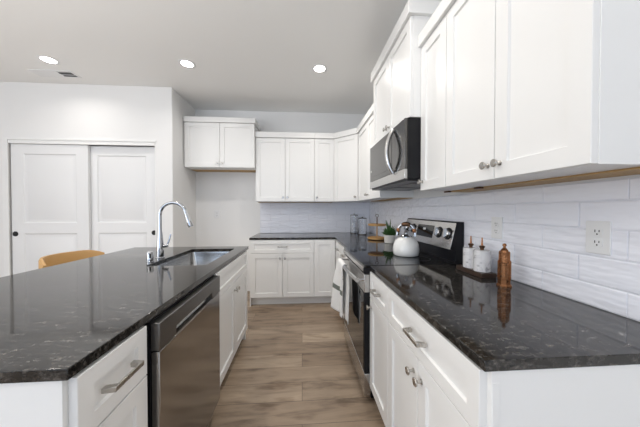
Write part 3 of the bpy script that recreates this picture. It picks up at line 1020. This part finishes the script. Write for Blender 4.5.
canister('shorter clear glass canister in the corner, closer to the tiered tray', (0.880, 3.600, CT), 0.060, 0.248)

# marble oil bottles on a walnut tray
MT = MB().box(-0.041, 0.041, -0.108, 0.108, 0.0005, 0.025)
tag(MT.build('serving_tray', M['walnut'], loc=(0.974, 1.343, CT), bevel=0.002), 'narrow dark walnut tray holding the two marble bottles', 'tray')
def bottle(label, y):
    t = thing('oil_bottle', label, 'bottle', (0.975, y, CT + 0.0255), 0, 'marble oil bottles on the walnut tray')
    MB().lathe([(0.0, 0.0003), (0.0385, 0.0003), (0.040, 0.002), (0.040, 0.112), (0.0385, 0.114), (0.0, 0.114)], 40).build('marble_body', M['marble'], t)
    m = MB().mat(M['bronze']).lathe([(0.009, 0.1145), (0.009, 0.124), (0.014, 0.130), (0.0145, 0.136), (0.009, 0.139), (0.0, 0.139)], 20)
    m.mat(M['copper']).tube([(0, 0, 0.1395), (0, 0, 0.156), (0, 0, 0.182)], [0.0050, 0.0042, 0.0030], 10)
    m.build('pourer', None, t)
bottle('grey veined marble bottle with copper pourer, nearer to the copper tower', 1.288)
bottle('grey veined marble bottle with copper pourer, nearer to the range', 1.378)

# copper tower mill
t = thing('copper_tower_mill', 'ornate copper mill shaped like a stepped tower on the right worktop', 'mill', (0.948, 1.106, CT))
m = MB()
o8 = PI / 8
m.lathe([(0.0, 0.0005), (0.0395, 0.0005), (0.0395, 0.006), (0.036, 0.010), (0.033, 0.012), (0.033, 0.030), (0.0345, 0.032), (0.0345, 0.036), (0.0315, 0.038), (0.0305, 0.100),
         (0.0335, 0.103), (0.0335, 0.109), (0.0290, 0.112), (0.0, 0.112)], 8, rot=o8)
for k in range(8):
    a = k * PI / 4
    m.lathe([(0.0050, 0.038), (0.0045, 0.112), (0.0056, 0.114), (0.0, 0.122)], 8, (0.0300 * math.cos(a + o8), 0.0300 * math.sin(a + o8), 0))
tb = m.build('body', M['copper'], t, angle=25)
m = MB()
m.lathe([(0.0, 0.1125), (0.0265, 0.1125), (0.0255, 0.148), (0.0285, 0.151), (0.0285, 0.155), (0.0230, 0.157), (0.0200, 0.168), (0.0125, 0.176), (0.0080, 0.180), (0.0, 0.180)], 8, rot=o8)
for k in range(8):
    a = k * PI / 4
    m.lathe([(0.0036, 0.114), (0.0034, 0.158), (0.0, 0.165)], 8, (0.0255 * math.cos(a + o8), 0.0255 * math.sin(a + o8), 0))
tc_ = m.build('crown', M['copper'], t, angle=25)
for o in (tb, tc_):
    for v in o.data.vertices:
        v.co.x *= 0.80
        v.co.y *= 0.80
MB().lathe([(0.0055, 0.1803), (0.0050, 0.186), (0.0085, 0.189), (0.0085, 0.194), (0.0050, 0.199), (0.0, 0.201)], 16).build('finial', M['copper'], t)

# ------------------------------------------------------------------ counter stool behind the island
t = thing('counter_stool', 'bentwood counter stool whose curved tan back shows over the island', 'stool', (-1.66, 2.01, 0))
LW = M['lightwood']
m = MB()
N = 20
prof = []
for k in range(N + 1):
    a = -1.0 + 2.0 * k / N
    ang = a * 1.05
    y = 0.236 * math.sin(ang) / math.sin(1.05)
    x = -0.17 + 0.17 * (1 - math.cos(ang)) / (1 - math.cos(1.05)) * 0.9
    drop = 0.0 if abs(a) < 0.6 else 0.035 * ((abs(a) - 0.6) / 0.4) ** 2
    prof.append((x, y, drop, Vector((-math.cos(ang), math.sin(ang), 0))))
rows = []
for x, y, dr, nn in prof:
    p = Vector((x, y, 0))
    sec = []
    for off, z in ((0.0, 0.76), (0.0, 0.905 - dr), (0.006, 0.918 - dr), (0.020, 0.918 - dr), (0.026, 0.905 - dr), (0.026, 0.76)):
        q = p + nn * off
        sec.append(m.bm.verts.new((q.x, q.y, z)))
    rows.append(sec)
for a, b in zip(rows, rows[1:]):
    for k in range(6):
        l = (k + 1) % 6
        m.face([a[k], a[l], b[l], b[k]])
m.face(rows[0][::-1])
m.face(rows[-1])
m.build('backrest', LW, t, angle=50)
m = MB()
m.prism([(0.20 * math.cos(2 * PI * k / 28) * (1 if math.cos(2 * PI * k / 28) < 0 else 1.05), 0.205 * math.sin(2 * PI * k / 28)) for k in range(28)], 'z', 0.630, 0.662)
m.build('seat', LW, t, bevel=0.008, seg=3)
for sx, sy in ((-1, -1), (-1, 1), (1, -1), (1, 1)):
    MB().tube([(sx * 0.20, sy * 0.20, 0.0), (sx * 0.155, sy * 0.150, 0.6295)], [0.013, 0.017], 12).build('leg', LW, t)
for sy in (-1, 1):
    MB().tube([(-0.10, sy * 0.16, 0.6625), (-0.125, sy * 0.185, 0.7595)], [0.013, 0.012], 10).build('back_support', LW, t)
MB().tube([(0.18, -0.165, 0.24), (0.18, 0.165, 0.24)], 0.010, 10).build('foot_rail', LW, t)

# ------------------------------------------------------------------ ceiling
def downlight(label, x, y, power=1.0):
    t = thing('recessed_light', label, 'ceiling light', (x, y, ZC), 0, 'recessed ceiling lights')
    MB().lathe([(0.058, -0.0005), (0.082, -0.0005), (0.082, -0.003), (0.078, -0.005), (0.058, -0.004)], 32, closed=True).build('trim_ring', M['plastic'], t)
    MB().lathe([(0.0, -0.0005), (0.0575, -0.0005), (0.0575, -0.003), (0.0, -0.003)], 32).build('lens', M['lens'], t)
    L = bpy.data.lights.new('lamp_glow', 'AREA')
    L.shape = 'DISK'
    L.size = 0.11
    L.spread = math.radians(LAMP_SPREAD)
    L.energy = LAMP_W * power
    L.color = (1.0, 0.955, 0.90)
    o = bpy.data.objects.new('lamp_glow', L)
    COL.objects.link(o)
    o.parent = t
    o.location = (0, 0, -0.012)
downlight('recessed ceiling light at the left, beside the air vent', -2.535, 2.72, 0.5)
downlight('recessed ceiling light over the island sink, middle of the row of three', -1.18, 2.69, 0.7)
downlight('recessed ceiling light over the aisle in front of the back cabinets, right of the row', 0.188, 2.68, 1.5)
for x, nm in ((-2.55, 'left'), (-1.18, 'middle'), (0.188, 'right')):  # unseen second row, added for more light over island and aisle
    downlight('added unseen recessed ceiling light of the second row overhead, %s one' % nm, x, 1.25, 0.75)

t = thing('ceiling_vent', 'small white ceiling air vent with dark slots near the left light', 'vent', (-2.715, 2.985, ZC))
m = MB()
hx, hy = 0.215, 0.075
m.box(-hx, hx, -hy, -hy + 0.02, -0.006, -0.0005).box(-hx, hx, hy - 0.02, hy, -0.006, -0.0005)
m.box(-hx, -hx + 0.02, -hy + 0.02, hy - 0.02, -0.006, -0.0005).box(hx - 0.02, hx, -hy + 0.02, hy - 0.02, -0.006, -0.0005)
m.box(-hx + 0.02, 0.05, -hy + 0.02, hy - 0.02, -0.005, -0.0005)
m.build('frame', M['plastic'], t)
MB().box(0.051, hx - 0.021, -hy + 0.021, hy - 0.021, -0.0022, -0.0005).build('duct', M['ventdark'], t)
for k in range(4):
    y = -0.045 + k * 0.029
    MB().box(0.051, hx - 0.021, y, y + 0.004, -0.006, -0.0024).build('slat', M['ventdark'] if k % 2 else M['plastic'], t)
